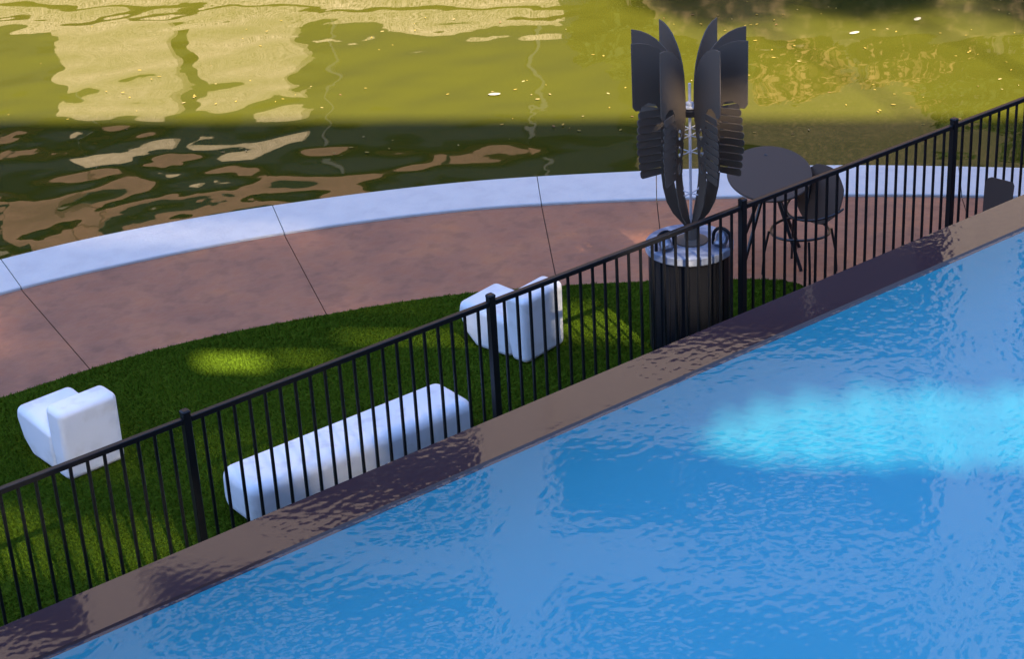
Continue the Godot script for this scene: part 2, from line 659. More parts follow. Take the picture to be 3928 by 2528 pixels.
		for k in 2200:
			var d := Vector3(rng.randfn(), rng.randfn(), rng.randfn()).normalized() * pow(rng.randf(), 0.4)
			var c := Vector3(d.x * s[2], s[1] * 0.55 + d.y * s[1] * 0.45 * (0.8 + 0.3 * sin(7 * d.x + 3 * d.z)), d.z * s[2] * 0.7)
			var a := Vector3(rng.randfn(), rng.randfn(), rng.randfn()).normalized() * 0.09
			var b2 := a.cross(Vector3(rng.randfn(), rng.randfn(), rng.randfn())).normalized() * 0.045
			f.quad(c - a, c + b2, c + a, c - b2)
		obj("foliage", f, leaf_dry if s[3] == 1 else leaf_dark, sh)
		var stem := MB.new()
		for k in 4:
			stem.tube([Vector3(0.1 * (k - 1.5), 0, 0), Vector3(0.25 * (k - 1.5), s[1] * 0.6, 0.1 * (k % 2))], [0.04, 0.015], 6)
		obj("stem", stem, mat(lin(0.08, 0.055, 0.035), 0.9), sh)


func river() -> void:
	var water := mat(lin(0.0405, 0.0405, 0.0042), 0.03, 0.0, 0.33)
	var x0 := -8.4
	var z0 := -27.6
	var step := 0.04
	var wide := int(17.2 / step) + 1
	var high := int(12.6 / step) + 1
	var n1 := noise(0.42, 1, 5)
	var n2 := noise(0.95, 1, 6)
	var n3 := noise(3.6, 2, 7)
	var n4 := noise(2.1, 1, 9)
	var patch := noise(0.35, 2, 8)
	var pts := PackedVector3Array()
	pts.resize(wide * high)
	for j in high:
		var z := z0 + step * j
		for i in wide:
			var x := x0 + step * i
			# livelier by the curved kerb on the left, calmer on the right
			var live := lerpf(1.15, 0.5, smoothstep(-1.5, 3.5, x))
			var h := live * (0.011 * n1.get_noise_2d(x + 0.3 * z, z * 1.1) + 0.0105 * n2.get_noise_2d(x * 0.9, z * 1.1 + 0.2 * x) + 0.0024 * n4.get_noise_2d(x * 0.8, z))
			var m := smoothstep(0.1, 0.45, patch.get_noise_2d(x + 20, z * 1.3))
			h += (0.0004 + 0.0013 * m) * n3.get_noise_2d(x, z)
			pts[j * wide + i] = Vector3(x, RIVER_Y + h, z)
	var m := MB.new()
	m.sheet(pts, wide)
	var far_x := x0 + step * (wide - 1)
	var near_z := z0 + step * (high - 1)
	for q in [[-60.0, x0, -45.0, 0.0], [far_x, 60.0, -45.0, 0.0], [x0, far_x, -45.0, z0], [x0, far_x, near_z, -9.0]]:
		m.quad(Vector3(q[0], RIVER_Y - 0.002, q[3]), Vector3(q[1], RIVER_Y - 0.002, q[3]), Vector3(q[1], RIVER_Y - 0.002, q[2]), Vector3(q[0], RIVER_Y - 0.002, q[2]))
	setting(obj("river_water", m, water))


func promenade() -> void:
	# joints across kerb and path: x on the river edge, on the kerb's inner edge, and on the lawn's edge
	var joints := [[-7.0, -6.72, -5.75], [-4.585, -4.274, -3.388], [-2.2, -2.037, -1.536], [0.323, 0.339, 0.41], [1.473, 1.413, 1.325], [4.314, 4.183, 4.02], [5.9, 5.7, 5.5]]
	var concrete := textured([[0.1, lin(0.51, 0.465, 0.41)], [0.5, lin(0.55, 0.505, 0.44)], [0.9, lin(0.57, 0.525, 0.455)]], 0.02, 31, 3.1, 0.85, 0.12, 0.4, 0.7)
	var kerb := setting_root("kerb")
	for k in joints.size() - 1:
		var m := MB.new()
		var steps := 14
		var g0 := 0.004
		var rows := []
		for i in steps + 1:
			var f := float(i) / steps
			var xo: float = lerpf(joints[k][0] + g0, joints[k + 1][0] - g0, f)
			var xi: float = lerpf(joints[k][1] + g0, joints[k + 1][1] - g0, f)
			var o := Vector3(xo, 0.025, kerb_out(xo))
			var n := Vector3(xi, 0.025, kerb_in(xi))
			var d := (n - o).normalized()
			var lip := Vector3(0, 0.012, 0)
			rows.append([Vector3(o.x, -0.9, o.z), o - lip, o + d * 0.012, n - d * 0.008, n - lip * 0.7, Vector3(n.x, -0.2, n.z)])
		for i in steps:
			for c in 5:
				m.quad(rows[i][c], rows[i][c + 1], rows[i + 1][c + 1], rows[i + 1][c])
		for e in [0, steps]:
			var r: Array = rows[e]
			m.quad(r[1], r[2], r[3], r[4]) if e else m.quad(r[4], r[3], r[2], r[1])
			m.quad(r[0], r[1], r[4], r[5]) if e else m.quad(r[5], r[4], r[1], r[0])
		obj("kerb_stone", m, concrete, kerb)
	# stamped brown concrete slabs, from the kerb to the fence, under the lawn's edge
	var brown := textured([[0.1, lin(0.24, 0.098, 0.052)], [0.4, lin(0.285, 0.114, 0.057)], [0.6, lin(0.305, 0.122, 0.059)], [0.9, lin(0.36, 0.137, 0.055)]], 0.0045, 33, 4.3, 0.7, 0.03, 0.7, 1.0, 1024)
	brown.detail_enabled = true
	brown.detail_blend_mode = BaseMaterial3D.BLEND_MODE_MUL
	brown.detail_uv_layer = BaseMaterial3D.DETAIL_UV_1
	brown.detail_albedo = noise_tex(0.03, 4, 36, [[0.2, Color(0.9, 0.9, 0.9)], [0.5, Color(1, 1, 1)], [0.8, Color(1, 0.97, 0.94)]])
	var path := setting_root("path")
	var bed := MB.new()
	var foot := PackedVector2Array()
	for i in 31:
		var x := -9.4 + 0.5 * i
		foot.append(Vector2(x, kerb_in(x)))
	foot.append_array([Vector2(st(6.5, 1.66).x, st(6.5, 1.66).z), Vector2(st(-12, 1.66).x, st(-12, 1.66).z)])
	bed.plate(Transform3D(Basis(Vector3.RIGHT, Vector3(0, 0, 1), Vector3(0, -1, 0)), Vector3(0, -0.13, 0)), foot, 0.2)
	setting(obj("path_bed", bed, mat(lin(0.05, 0.035, 0.03), 0.9)))
	for k in joints.size() - 1:
		var m := MB.new()
		var steps := 14
		var cols := []
		for i in steps + 1:
			var f := float(i) / steps
			var col := []
			var xi: float = lerpf(joints[k][1] + 0.004, joints[k + 1][1] - 0.004, f)
			var xg: float = lerpf(joints[k][2] + 0.004, joints[k + 1][2] - 0.004, f)
			var a := Vector3(xi, 0, kerb_in(xi) + 0.006)
			var dirn := (Vector3(xg, 0, lawn_edge(minf(xg, 1.6))) - a).normalized()
			var reach := (1.64 - (a - F0).dot(FN)) / dirn.dot(FN)
			for s in 9:
				col.append(a + dirn * reach * s / 8.0)
			cols.append(col)
		for i in steps:
			for s in 8:
				m.quad(cols[i][s], cols[i][s + 1], cols[i + 1][s + 1], cols[i + 1][s])
		for e in [0, steps]:
			for s in 8:
				var a: Vector3 = cols[e][s]
				var b: Vector3 = cols[e][s + 1]
				var dn := Vector3(0, -0.026, 0)
				m.quad(a, b, b + dn, a + dn) if e else m.quad(b, a, a + dn, b + dn)
		obj("paving_slab", m, brown, path)


func ripple(a: FastNoiseLite, b: FastNoiseLite, mask: FastNoiseLite, s: float, t: float) -> float:
	var m := 0.3 + 0.75 * smoothstep(-0.4, 0.3, mask.get_noise_2d(s, t))
	# wavelets travel across the pool towards the overflow edge
	return m * (0.00115 * a.get_noise_2d(s * 0.75 + t * 0.35, t * 1.2) + 0.00058 * b.get_noise_2d(s, t))


func pool() -> void:
	var a := noise(9.5, 2, 41)
	var b := noise(19.0, 2, 42)
	var mask := noise(0.6, 2, 43)
	var ra := noise(14.0, 2, 44)
	var rb := noise(26.0, 2, 45)
	var tile := mat(lin(0.043, 0.024, 0.026), 0.05, 0.0, 0.40)
	var blue := mat(lin(0.014, 0.305, 0.375), 0.6)
	var s0 := -2.5
	var s1 := 6.6
	# the wet overflow edge
	var step := 0.0115
	var wide := int(round((s1 - s0) / step)) + 1
	var high := 34
	var pts := PackedVector3Array()
	for j in high:
		var t := lerpf(RIM_OUT + 0.012, RIM_IN - 0.012, float(j) / (high - 1))
		for i in wide:
			var s := s0 + step * i
			pts.append(st(s, t, RIM_Y + 0.34 * ripple(ra, rb, mask, s + 7.0, t)))
	var r := MB.new()
	r.sheet(pts, wide)
	var tr := Transform3D(Basis(FD, Vector3.UP, FN), F0)
	for q in [[-12.0, s0], [s1, 20.0]]:
		r.quad(st(q[0], RIM_IN - 0.012, RIM_Y), st(q[1], RIM_IN - 0.012, RIM_Y), st(q[1], RIM_OUT + 0.012, RIM_Y), st(q[0], RIM_OUT + 0.012, RIM_Y))
	# chamfers and faces of the wall under it
	r.quad(st(-12, RIM_IN, POOL_Y - 0.02), st(20, RIM_IN, POOL_Y - 0.02), st(20, RIM_IN - 0.012, RIM_Y), st(-12, RIM_IN - 0.012, RIM_Y))
	r.quad(st(20, RIM_OUT, RIM_Y - 0.012), st(-12, RIM_OUT, RIM_Y - 0.012), st(-12, RIM_OUT + 0.012, RIM_Y), st(20, RIM_OUT + 0.012, RIM_Y))
	r.quad(st(20, RIM_OUT, -0.2), st(-12, RIM_OUT, -0.2), st(-12, RIM_OUT, RIM_Y - 0.012), st(20, RIM_OUT, RIM_Y - 0.012))
	setting(obj("pool_edge", r, tile))
	# basin
	var ba := MB.new()
	# the wall under the overflow edge runs into the floor in one wide cove
	var cove := PackedVector3Array()
	for j in 26:
		var c := PI / 2 * j / 24.0
		var tt := RIM_IN + 0.001 + 1.9 * (1 - cos(minf(c, PI / 2))) if j < 25 else 8.4
		var yy := POOL_FLOOR + (POOL_Y - 0.02 - POOL_FLOOR) * (1 - sin(minf(c, PI / 2)))
		for i in 17:
			cove.append(st(-12 + 2.0 * i, tt, yy))
	ba.sheet(cove, 17)
	ba.quad(st(20, 8.4, POOL_FLOOR), st(-12, 8.4, POOL_FLOOR), st(-12, 8.4, 1.52), st(20, 8.4, 1.52))
	ba.quad(st(-12, 8.4, POOL_FLOOR), st(-12, RIM_IN - 0.3, POOL_FLOOR), st(-12, RIM_IN - 0.3, 1.52), st(-12, 8.4, 1.52))
	ba.quad(st(20, RIM_IN - 0.3, POOL_FLOOR), st(20, 8.4, POOL_FLOOR), st(20, 8.4, 1.52), st(20, RIM_IN - 0.3, 1.52))
	setting(obj("pool_basin", ba, blue))
	var dk := MB.new()
	dk.box(tr, Vector3(-30, -1.7, 8.42), Vector3(30, 1.58, 9.6))
	setting(obj("pool_deck", dk, mat(lin(0.35, 0.3, 0.25), 0.8)))
	# water
	var water := mat(Color(0.6, 0.85, 1.0, 0.03), 0.03)
	water.metallic_specular = 0.33
	water.transparency = BaseMaterial3D.TRANSPARENCY_ALPHA
	var w := MB.new()
	var t1 := 5.5
	high = int(round((t1 - RIM_IN) / step)) + 1
	pts = PackedVector3Array()
	pts.resize(wide * high)
	for j in high:
		var t := RIM_IN + step * j
		for i in wide:
			var s := s0 + step * i
			pts[j * wide + i] = st(s, t, POOL_Y + ripple(a, b, mask, s, t))
	w.sheet(pts, wide)
	var te := RIM_IN + step * (high - 1)
	for q in [[-12.0, s0, RIM_IN, 8.41], [s1, 20.0, RIM_IN, 8.41], [s0, s1, te, 8.41]]:
		w.quad(st(q[0], q[3], POOL_Y), st(q[1], q[3], POOL_Y), st(q[1], q[2], POOL_Y), st(q[0], q[2], POOL_Y))
	setting(obj("pool_water", w, water))


func lawn() -> void:
	# edge of the lawn from far left, round its right end, back along the pool wall
	var edge := PackedVector2Array()
	var x := -7.5
	while x < 2.25:
		edge.append(Vector2(x, lawn_edge(x)))
		x += 0.15
	edge.append_array([Vector2(2.28, -15.06), Vector2(2.376, -15.0), Vector2(2.44, -14.95), Vector2(2.475, -14.88), Vector2(2.48, -14.754), Vector2(2.46, -14.45)])
	var near := st(3.0, 1.66)
	edge.append_array([Vector2(st(5.05, 1.66).x, st(5.05, 1.66).z), Vector2(near.x, near.z), Vector2(st(-8, 1.66).x, st(-8, 1.66).z)])
	var m := MB.new()
	m.plate(Transform3D(Basis(Vector3.RIGHT, Vector3(0, 0, 1), Vector3(0, -1, 0)), Vector3(0, 0.004, 0)), edge, 0.016)
	var turf := setting(obj("lawn", m, textured([[0.2, lin(0.026, 0.045, 0.003)], [0.8, lin(0.05, 0.075, 0.004)]], 0.05, 61, 0.8, 0.9)))
	(turf.material_override as StandardMaterial3D).metallic_specular = 0.1
	# tufts of short blades
	var tuft := MB.new()
	for k in 5:
		var ang := rng.randf() * TAU
		var lean := Vector3(cos(ang), 0, sin(ang))
		var c := Vector3(rng.randf_range(-0.016, 0.016), 0, rng.randf_range(-0.016, 0.016))
		var wd := Vector3(-lean.z, 0, lean.x) * 0.003
		var h := rng.randf_range(0.011, 0.019)
		tuft.tri(c - wd, c + wd, c + lean * 0.008 + Vector3(0, h, 0))
	var spots: Array[Vector3] = []
	while spots.size() < 95000:
		var p := Vector2(rng.randf_range(-5.2, 2.5), rng.randf_range(-15.25, -9.0))
		var n := (Vector3(p.x, 0, p.y) - F0).dot(FN)
		if n < 0.3 and n > -4.2 and Geometry2D.is_point_in_polygon(p, edge):
			spots.append(Vector3(p.x, 0.011, p.y))
	var blade := mat(Color.WHITE, 0.8, 0.0, 0.12)
	blade.vertex_color_use_as_albedo = true
	blade.backlight_enabled = true
	blade.backlight = Color(0.3, 0.3, 0.05)
	var mm := MultiMesh.new()
	mm.transform_format = MultiMesh.TRANSFORM_3D
	mm.use_colors = true
	mm.mesh = tuft.done()
	mm.instance_count = spots.size()
	var tone := noise(0.6, 3, 62)
	for k in spots.size():
		var size := rng.randf_range(0.8, 1.25)
		mm.set_instance_transform(k, Transform3D(Basis(Vector3.UP, rng.randf() * TAU).scaled(Vector3(size, size, size)), spots[k]))
		var g := 0.95 + 0.25 * tone.get_noise_2d(spots[k].x, spots[k].z) + rng.randf_range(-0.12, 0.12)
		mm.set_instance_color(k, Color(0.068 * g, 0.112 * g, 0.0055 * g))
	var o := MultiMeshInstance3D.new()
	o.name = "grass_blades"
	o.multimesh = mm
	o.material_override = blade
	o.set_meta("kind", "stuff")
	turf.add_child(o)


func fence() -> void:
	var black := mat(lin(0.010, 0.0095, 0.010), 0.42, 0.0, 0.35)
	var t := Node3D.new()
	t.name = "metal_fence"
	add_child(t)
	t.transform = Transform3D(Basis(FD, Vector3.UP, FN), F0)
	tag(t, "black metal picket fence running along the outer side of the pool", "fence")
	var pitch := 2.4018
	var post := MB.new()
	post.chamfered(Transform3D(), Vector3(-0.026, 0, -0.026), Vector3(0.026, 1.33, 0.026), 0.004)
	var cap := MB.new()
	cap.chamfered(Transform3D(), Vector3(-0.029, 1.331, -0.029), Vector3(0.029, 1.352, 0.029), 0.008)
	var picket := MB.new()
	picket.chamfered(Transform3D(), Vector3(-0.0095, 0.05, -0.0095), Vector3(0.0095, 1.266, 0.0095), 0.0025)
	var rail := MB.new()
	rail.chamfered(Transform3D(), Vector3(0.028, 1.266, -0.019), Vector3(pitch - 0.028, 1.302, 0.019), 0.004)
	var low := MB.new()
	low.box(Transform3D(), Vector3(0.028, 0.11, -0.016), Vector3(pitch - 0.028, 0.14, 0.016))
	var meshes := [post.done(), cap.done(), picket.done(), rail.done(), low.done()]
	for k in range(-2, 6):
		var p := obj("post", meshes[0], black, t)
		p.position = Vector3(pitch * k, 0, 0)
		obj("cap", meshes[1], black, p)
		if k == 5:
			break
		obj("top_rail", meshes[3], black, t).position = Vector3(pitch * k, 0, 0)
		obj("bottom_rail", meshes[4], black, t).position = Vector3(pitch * k, 0, 0)
		for i in range(1, 21):
			obj("picket", meshes[2], black, t).position = Vector3(pitch * k + pitch * i / 21.0, 0, 0)


func seats() -> void:
	var plastic := textured([[0.2, lin(0.63, 0.61, 0.57)], [0.4, lin(0.72, 0.71, 0.69)], [1.0, lin(0.75, 0.74, 0.73)]], 0.01, 71, 1.3, 0.42)
	var seat := shrink(PackedVector2Array([Vector2(0.185, 0), Vector2(0.55, 0), Vector2(0.67, 0.11), Vector2(0.73, 0.27), Vector2(0.71, 0.375), Vector2(0.185, 0.335)]), 0.055)
	var back := shrink(PackedVector2Array([Vector2(0, 0), Vector2(0.175, 0), Vector2(0.215, 0.30), Vector2(0.22, 0.565), Vector2(-0.005, 0.56)]), 0.05)
	var solid := func(p: Vector3) -> float:
		var a := rounded(p, seat, 0.236, 0.055)
		var b := rounded(p, back, 0.24, 0.05)
		var h := clampf(0.5 + 0.5 * (b - a) / 0.003, 0, 1)
		return lerpf(b, a, h) - 0.003 * h * (1 - h)
	var body := nets(solid, Vector3(-0.29, -0.04, -0.06), Vector3(0.29, 0.62, 0.79), 0.013)
	# local x across the seat, z from the back to the front
	var c := thing("lounge_chair", "white moulded plastic chair at far left, its stained back turned to the fence", "chair", Vector3.ZERO, 0.0, "white moulded chairs on the lawn")
	obj("body", body, plastic, c)
	var plug := MB.new()
	plug.lathe(Transform3D(Basis(Vector3.BACK, PI / 2), Vector3(-0.236, 0.085, 0.42)), [Vector2(0.014, 0), Vector2(0.014, 0.008), Vector2(0.006, 0.010), Vector2(0.0, 0.010)], 12)
	obj("drain_plug", plug, mat(lin(0.01, 0.01, 0.012), 0.6), c)
	var place := func(o: Node3D, a: Vector2, yaw: float) -> void:
		# a: corner of the back at its left; yaw: heading of the width, clockwise from -z
		var w := Vector3(sin(yaw), 0, -cos(yaw))
		var d := Vector3(sin(yaw - PI / 2), 0, -cos(yaw - PI / 2))
		o.transform = Transform3D(Basis(w, Vector3.UP, w.cross(Vector3.UP)), Vector3(a.x, 0.012, a.y) + w * 0.24)
		if w.cross(Vector3.UP).dot(d) < 0:
			o.transform = Transform3D(Basis(-w, Vector3.UP, d), Vector3(a.x, 0.012, a.y) + w * 0.24)
	var c2 := dup(c, "lounge_chair", Vector3.ZERO, 0, "white moulded plastic chair behind the second fence post, near the sculpture")
	place.call(c, Vector2(-3.232, -12.297), deg_to_rad(50))
	place.call(c2, Vector2(0.108, -13.736), deg_to_rad(41.7))
	# the long bench
	var bp := shrink(PackedVector2Array([Vector2(0.03, 0), Vector2(0.43, 0), Vector2(0.47, 0.10), Vector2(0.46, 0.345), Vector2(0.0, 0.345), Vector2(-0.01, 0.10)]), 0.09)
	var bench := nets(func(p: Vector3) -> float: return rounded(p, bp, 0.945, 0.09), Vector3(-0.99, -0.05, -0.07), Vector3(0.99, 0.41, 0.53), 0.02)
	var b := obj("bench", bench, plastic)
	tag(b, "long low white moulded bench lying beside the fence", "bench")
	var yaw := deg_to_rad(53.4)
	var w := Vector3(sin(yaw), 0, -cos(yaw))
	var d := Vector3(sin(yaw - PI / 2), 0, -cos(yaw - PI / 2))
	b.transform = Transform3D(Basis(-w, Vector3.UP, d), Vector3(-1.79, 0.012, -11.487) + w * 0.92)


func sculpture() -> void:
	var at := Vector3(1.41, 0.0, -13.975)
	var dark := mat(lin(0.118, 0.092, 0.070), 0.62, 0.0, 0.22)
	var steel := mat(lin(0.45, 0.44, 0.44), 0.35, 0.2)
	var black := mat(lin(0.010, 0.010, 0.012), 0.4, 0.0, 0.3)
	# pedestal: black staves round a drum, and a pale metal top
	var p := thing("pedestal", "black round pedestal of upright staves with pale metal top, under the winged sculpture", "pedestal", at)
	var drum := MB.new()
	drum.lathe(Transform3D(), [Vector2(0.30, 0.0), Vector2(0.30, 0.83)], 40)
	obj("drum", drum, black, p)
	var stave := MB.new()
	stave.chamfered(Transform3D(), Vector3(-0.0375, 0.005, 0.296), Vector3(0.0375, 0.829, 0.318), 0.006)
	var sm := stave.done()
	for k in 26:
		obj("stave", sm, black, p).rotation.y = TAU * k / 26
	var top := MB.new()
	top.lathe(Transform3D(), [Vector2(0.30, 0.832), Vector2(0.337, 0.832), Vector2(0.342, 0.84), Vector2(0.342, 0.892), Vector2(0.334, 0.90), Vector2(0.0, 0.90)], 56)
	var cap_mat := textured([[0.25, lin(0.15, 0.17, 0.22)], [0.5, lin(0.22, 0.24, 0.29)], [0.75, lin(0.34, 0.35, 0.38)]], 0.008, 81, 0.7, 0.6)  # blue-grey mottle imitates reflections in the metal, painted into its colour
	cap_mat.metallic_specular = 0.25
	obj("top", top, cap_mat, p)
	# the sculpture: eight upright wings round a rod
	var s := thing("winged_sculpture", "dark metal sculpture of eight upright feathered wings round a central rod", "sculpture", at + Vector3(0.015, 0.9, 0))
	var rod := MB.new()
	rod.tube([Vector3(0, 0.0, 0), Vector3(0, 1.285, 0)], 0.011, 10)
	obj("rod", rod, mat(lin(0.5, 0.45, 0.45), 0.4), s)
	var hub := MB.new()
	hub.lathe(Transform3D(), [Vector2(0.02, 1.03), Vector2(0.078, 1.04), Vector2(0.078, 1.085), Vector2(0.02, 1.09)], 24)
	obj("hub", hub, mat(lin(0.02, 0.02, 0.028), 0.3, 0.5), s)
	var nut := MB.new()
	nut.lathe(Transform3D(), [Vector2(0.0, 1.095), Vector2(0.052, 1.095), Vector2(0.052, 1.106), Vector2(0.03, 1.110), Vector2(0.03, 1.135), Vector2(0.011, 1.14)], 20)
	obj("nut", nut, steel, s)
	for h in [0.93, 0.87, 0.74, 0.40]:
		var sp := MB.new()
		for k in 4:
			var d := Vector3(cos(PI / 4 + PI / 2 * k), 0, sin(PI / 4 + PI / 2 * k))
			sp.tube([d * 0.01 + Vector3(0, h, 0), d * 0.07 + Vector3(0, h, 0), d * 0.125 + Vector3(0, h + 0.012, 0)], [0.004, 0.005, 0.012], 6)
		obj("spacer", sp, steel, s)
	var base := MB.new()
	base.lathe(Transform3D(), [Vector2(0.13, 0.0), Vector2(0.13, 0.012), Vector2(0.06, 0.03), Vector2(0.045, 0.12), Vector2(0.0, 0.12)], 24)
	obj("foot", base, dark, s)
	# one wing in the plane (r, h), h above the pedestal
	var upper := PackedVector2Array([Vector2(0.460, 1.168), Vector2(0.462, 1.66), Vector2(0.39, 1.655), Vector2(0.325, 1.637), Vector2(0.262, 1.604), Vector2(0.195, 1.545), Vector2(0.145, 1.48), Vector2(0.107, 1.405), Vector2(0.085, 1.325), Vector2(0.075, 1.23), Vector2(0.07, 1.12), Vector2(0.07, 1.05), Vector2(0.08, 1.0), Vector2(0.24, 1.0), Vector2(0.25, 1.12), Vector2(0.28, 1.168), Vector2(0.335, 1.185), Vector2(0.39, 1.162), Vector2(0.40, 1.135), Vector2(0.438, 1.135)])
	var stem := PackedVector2Array([Vector2(0.24, 0.60), Vector2(0.228, 0.486), Vector2(0.20, 0.362), Vector2(0.15, 0.259), Vector2(0.08, 0.17), Vector2(0.03, 0.10), Vector2(0.014, 0.10), Vector2(0.022, 0.18), Vector2(0.06, 0.26), Vector2(0.098, 0.34), Vector2(0.126, 0.43), Vector2(0.142, 0.52), Vector2(0.14, 0.60)])
	for k in 8:
		var ang: float = [17.5, 57.0, 113.0, 152.5, 197.5, 237.0, 293.0, 332.5][k]
		var th := deg_to_rad(ang)
		var u := Vector3(-cos(th), 0, sin(th))
		var tr := Transform3D(Basis(u, Vector3.UP, u.cross(Vector3.UP)), Vector3.ZERO)
		var w := MB.new()
		w.plate(tr, upper, 0.008)
		w.plate(tr, stem, 0.008)
		# spine with oval openings between the upper plate and the stem
		var cells := 3
		for c in cells:
			var h0 := 0.60 + 0.40 * c / cells
			var h1 := 0.60 + 0.40 * (c + 1) / cells
			var inner0 := lerpf(0.14, 0.08, pow(float(c) / cells, 1.5))
			var inner1 := lerpf(0.14, 0.08, pow(float(c + 1) / cells, 1.5))
			var mid := Vector2((inner0 + inner1) / 4 + 0.12, (h0 + h1) / 2)
			var ring := 20
			for i in ring:
				var quadp := []
				for jj in [i, i + 1]:
					var aa: float = TAU * jj / ring
					var dd := Vector2(cos(aa), sin(aa))
					var sx := 0.5 / maxf(absf(dd.x), 1e-6)
					var sy := 0.5 / maxf(absf(dd.y), 1e-6)
					var e := dd * minf(sx, sy)
					var yy := lerpf(h0, h1, e.y + 0.5)
					var outp := Vector2(lerpf(lerpf(inner0, inner1, e.y + 0.5), 0.24, e.x + 0.5), yy)
					quadp.append([outp, mid + Vector2(dd.x * 0.030, dd.y * 0.046)])
				w.plate(tr, PackedVector2Array([quadp[0][0], quadp[1][0], quadp[1][1], quadp[0][1]]), 0.008)
		var wing := obj("wing", w, dark, s)
		for f in 9:
			var h := 0.625 + 0.059 * f
			var o := 0.432 - 0.006 * absf(f - 4.0) + 0.004 * (f % 2)
			var drop := 0.008 if f == 0 else 0.0
			var fp := MB.new()
			fp.plate(Transform3D(Basis(Vector3.RIGHT, 0.14), Vector3(0, h, 0)), PackedVector2Array([Vector2(0.236, -0.024), Vector2(o - 0.014, -0.030 - drop), Vector2(o, -0.018 - drop), Vector2(o + 0.003, 0.012), Vector2(o - 0.008, 0.0265), Vector2(0.30, 0.0275), Vector2(0.236, 0.024)]), 0.005)
			obj("feather", fp, dark, wing).transform = tr
	# two spotlights on the pedestal
	for k in 2:
		var l := thing("spotlight", ["small dark spotlight on the left of the pedestal's top", "small dark spotlight on the right of the pedestal's top"][k], "spotlight", at + [Vector3(-0.2, 0.9, 0.13), Vector3(0.24, 0.9, 0.12)][k], [0.35, -0.6][k], "spotlights on the pedestal")
		var yoke := MB.new()
		var arc := []
		for i in 13:
			arc.append(Vector3(-0.075 * cos(PI * i / 12), 0.06 + 0.085 * sin(PI * i / 12), 0))
		yoke.tube([Vector3(-0.075, 0.0, 0)] + arc + [Vector3(0.075, 0.0, 0)], 0.014, 8)
		obj("yoke", yoke, black, l)
		var can := MB.new()
		can.lathe(Transform3D(Basis(Vector3.RIGHT, -0.9), Vector3(0, 0.055, 0)), [Vector2(0.0, -0.07), Vector2(0.04, -0.07), Vector2(0.05, -0.05), Vector2(0.05, 0.06), Vector2(0.042, 0.06), Vector2(0.042, 0.05)], 20)
		obj("housing", can, mat(lin(0.25, 0.26, 0.3), 0.35, 0.6), l)
		var lens := MB.new()
		lens.lathe(Transform3D(Basis(Vector3.RIGHT, -0.9), Vector3(0, 0.055, 0)), [Vector2(0.042, 0.048), Vector2(0.02, 0.054), Vector2(0.0, 0.056)], 20)
		obj("lens", lens, mat(lin(0.5, 0.52, 0.55), 0.08), l)


func shield(called: String, mt: Material, parent: Node, at: Vector3, face: Vector3, radius: float) -> void:
	# a slightly dished plate with a blunt, eight-cornered rim
	var m := MB.new()
	var z := face.normalized()
	var x := Vector3.UP.cross(z).normalized()
	var y := z.cross(x)
	var tr := Transform3D(Basis(x, y, z), at)
	var poly := PackedVector2Array()
	for i in 48:
		var a := TAU * i / 48
		var q := absf(fposmod(a + PI / 8, PI / 4) - PI / 8)
		poly.append(Vector2(cos(a), sin(a)) * radius * lerpf(1.0, cos(PI / 8) / cos(q) * 1.04, 0.45))
	m.plate(tr, poly, 0.012)
	obj(called, m, mt, parent)


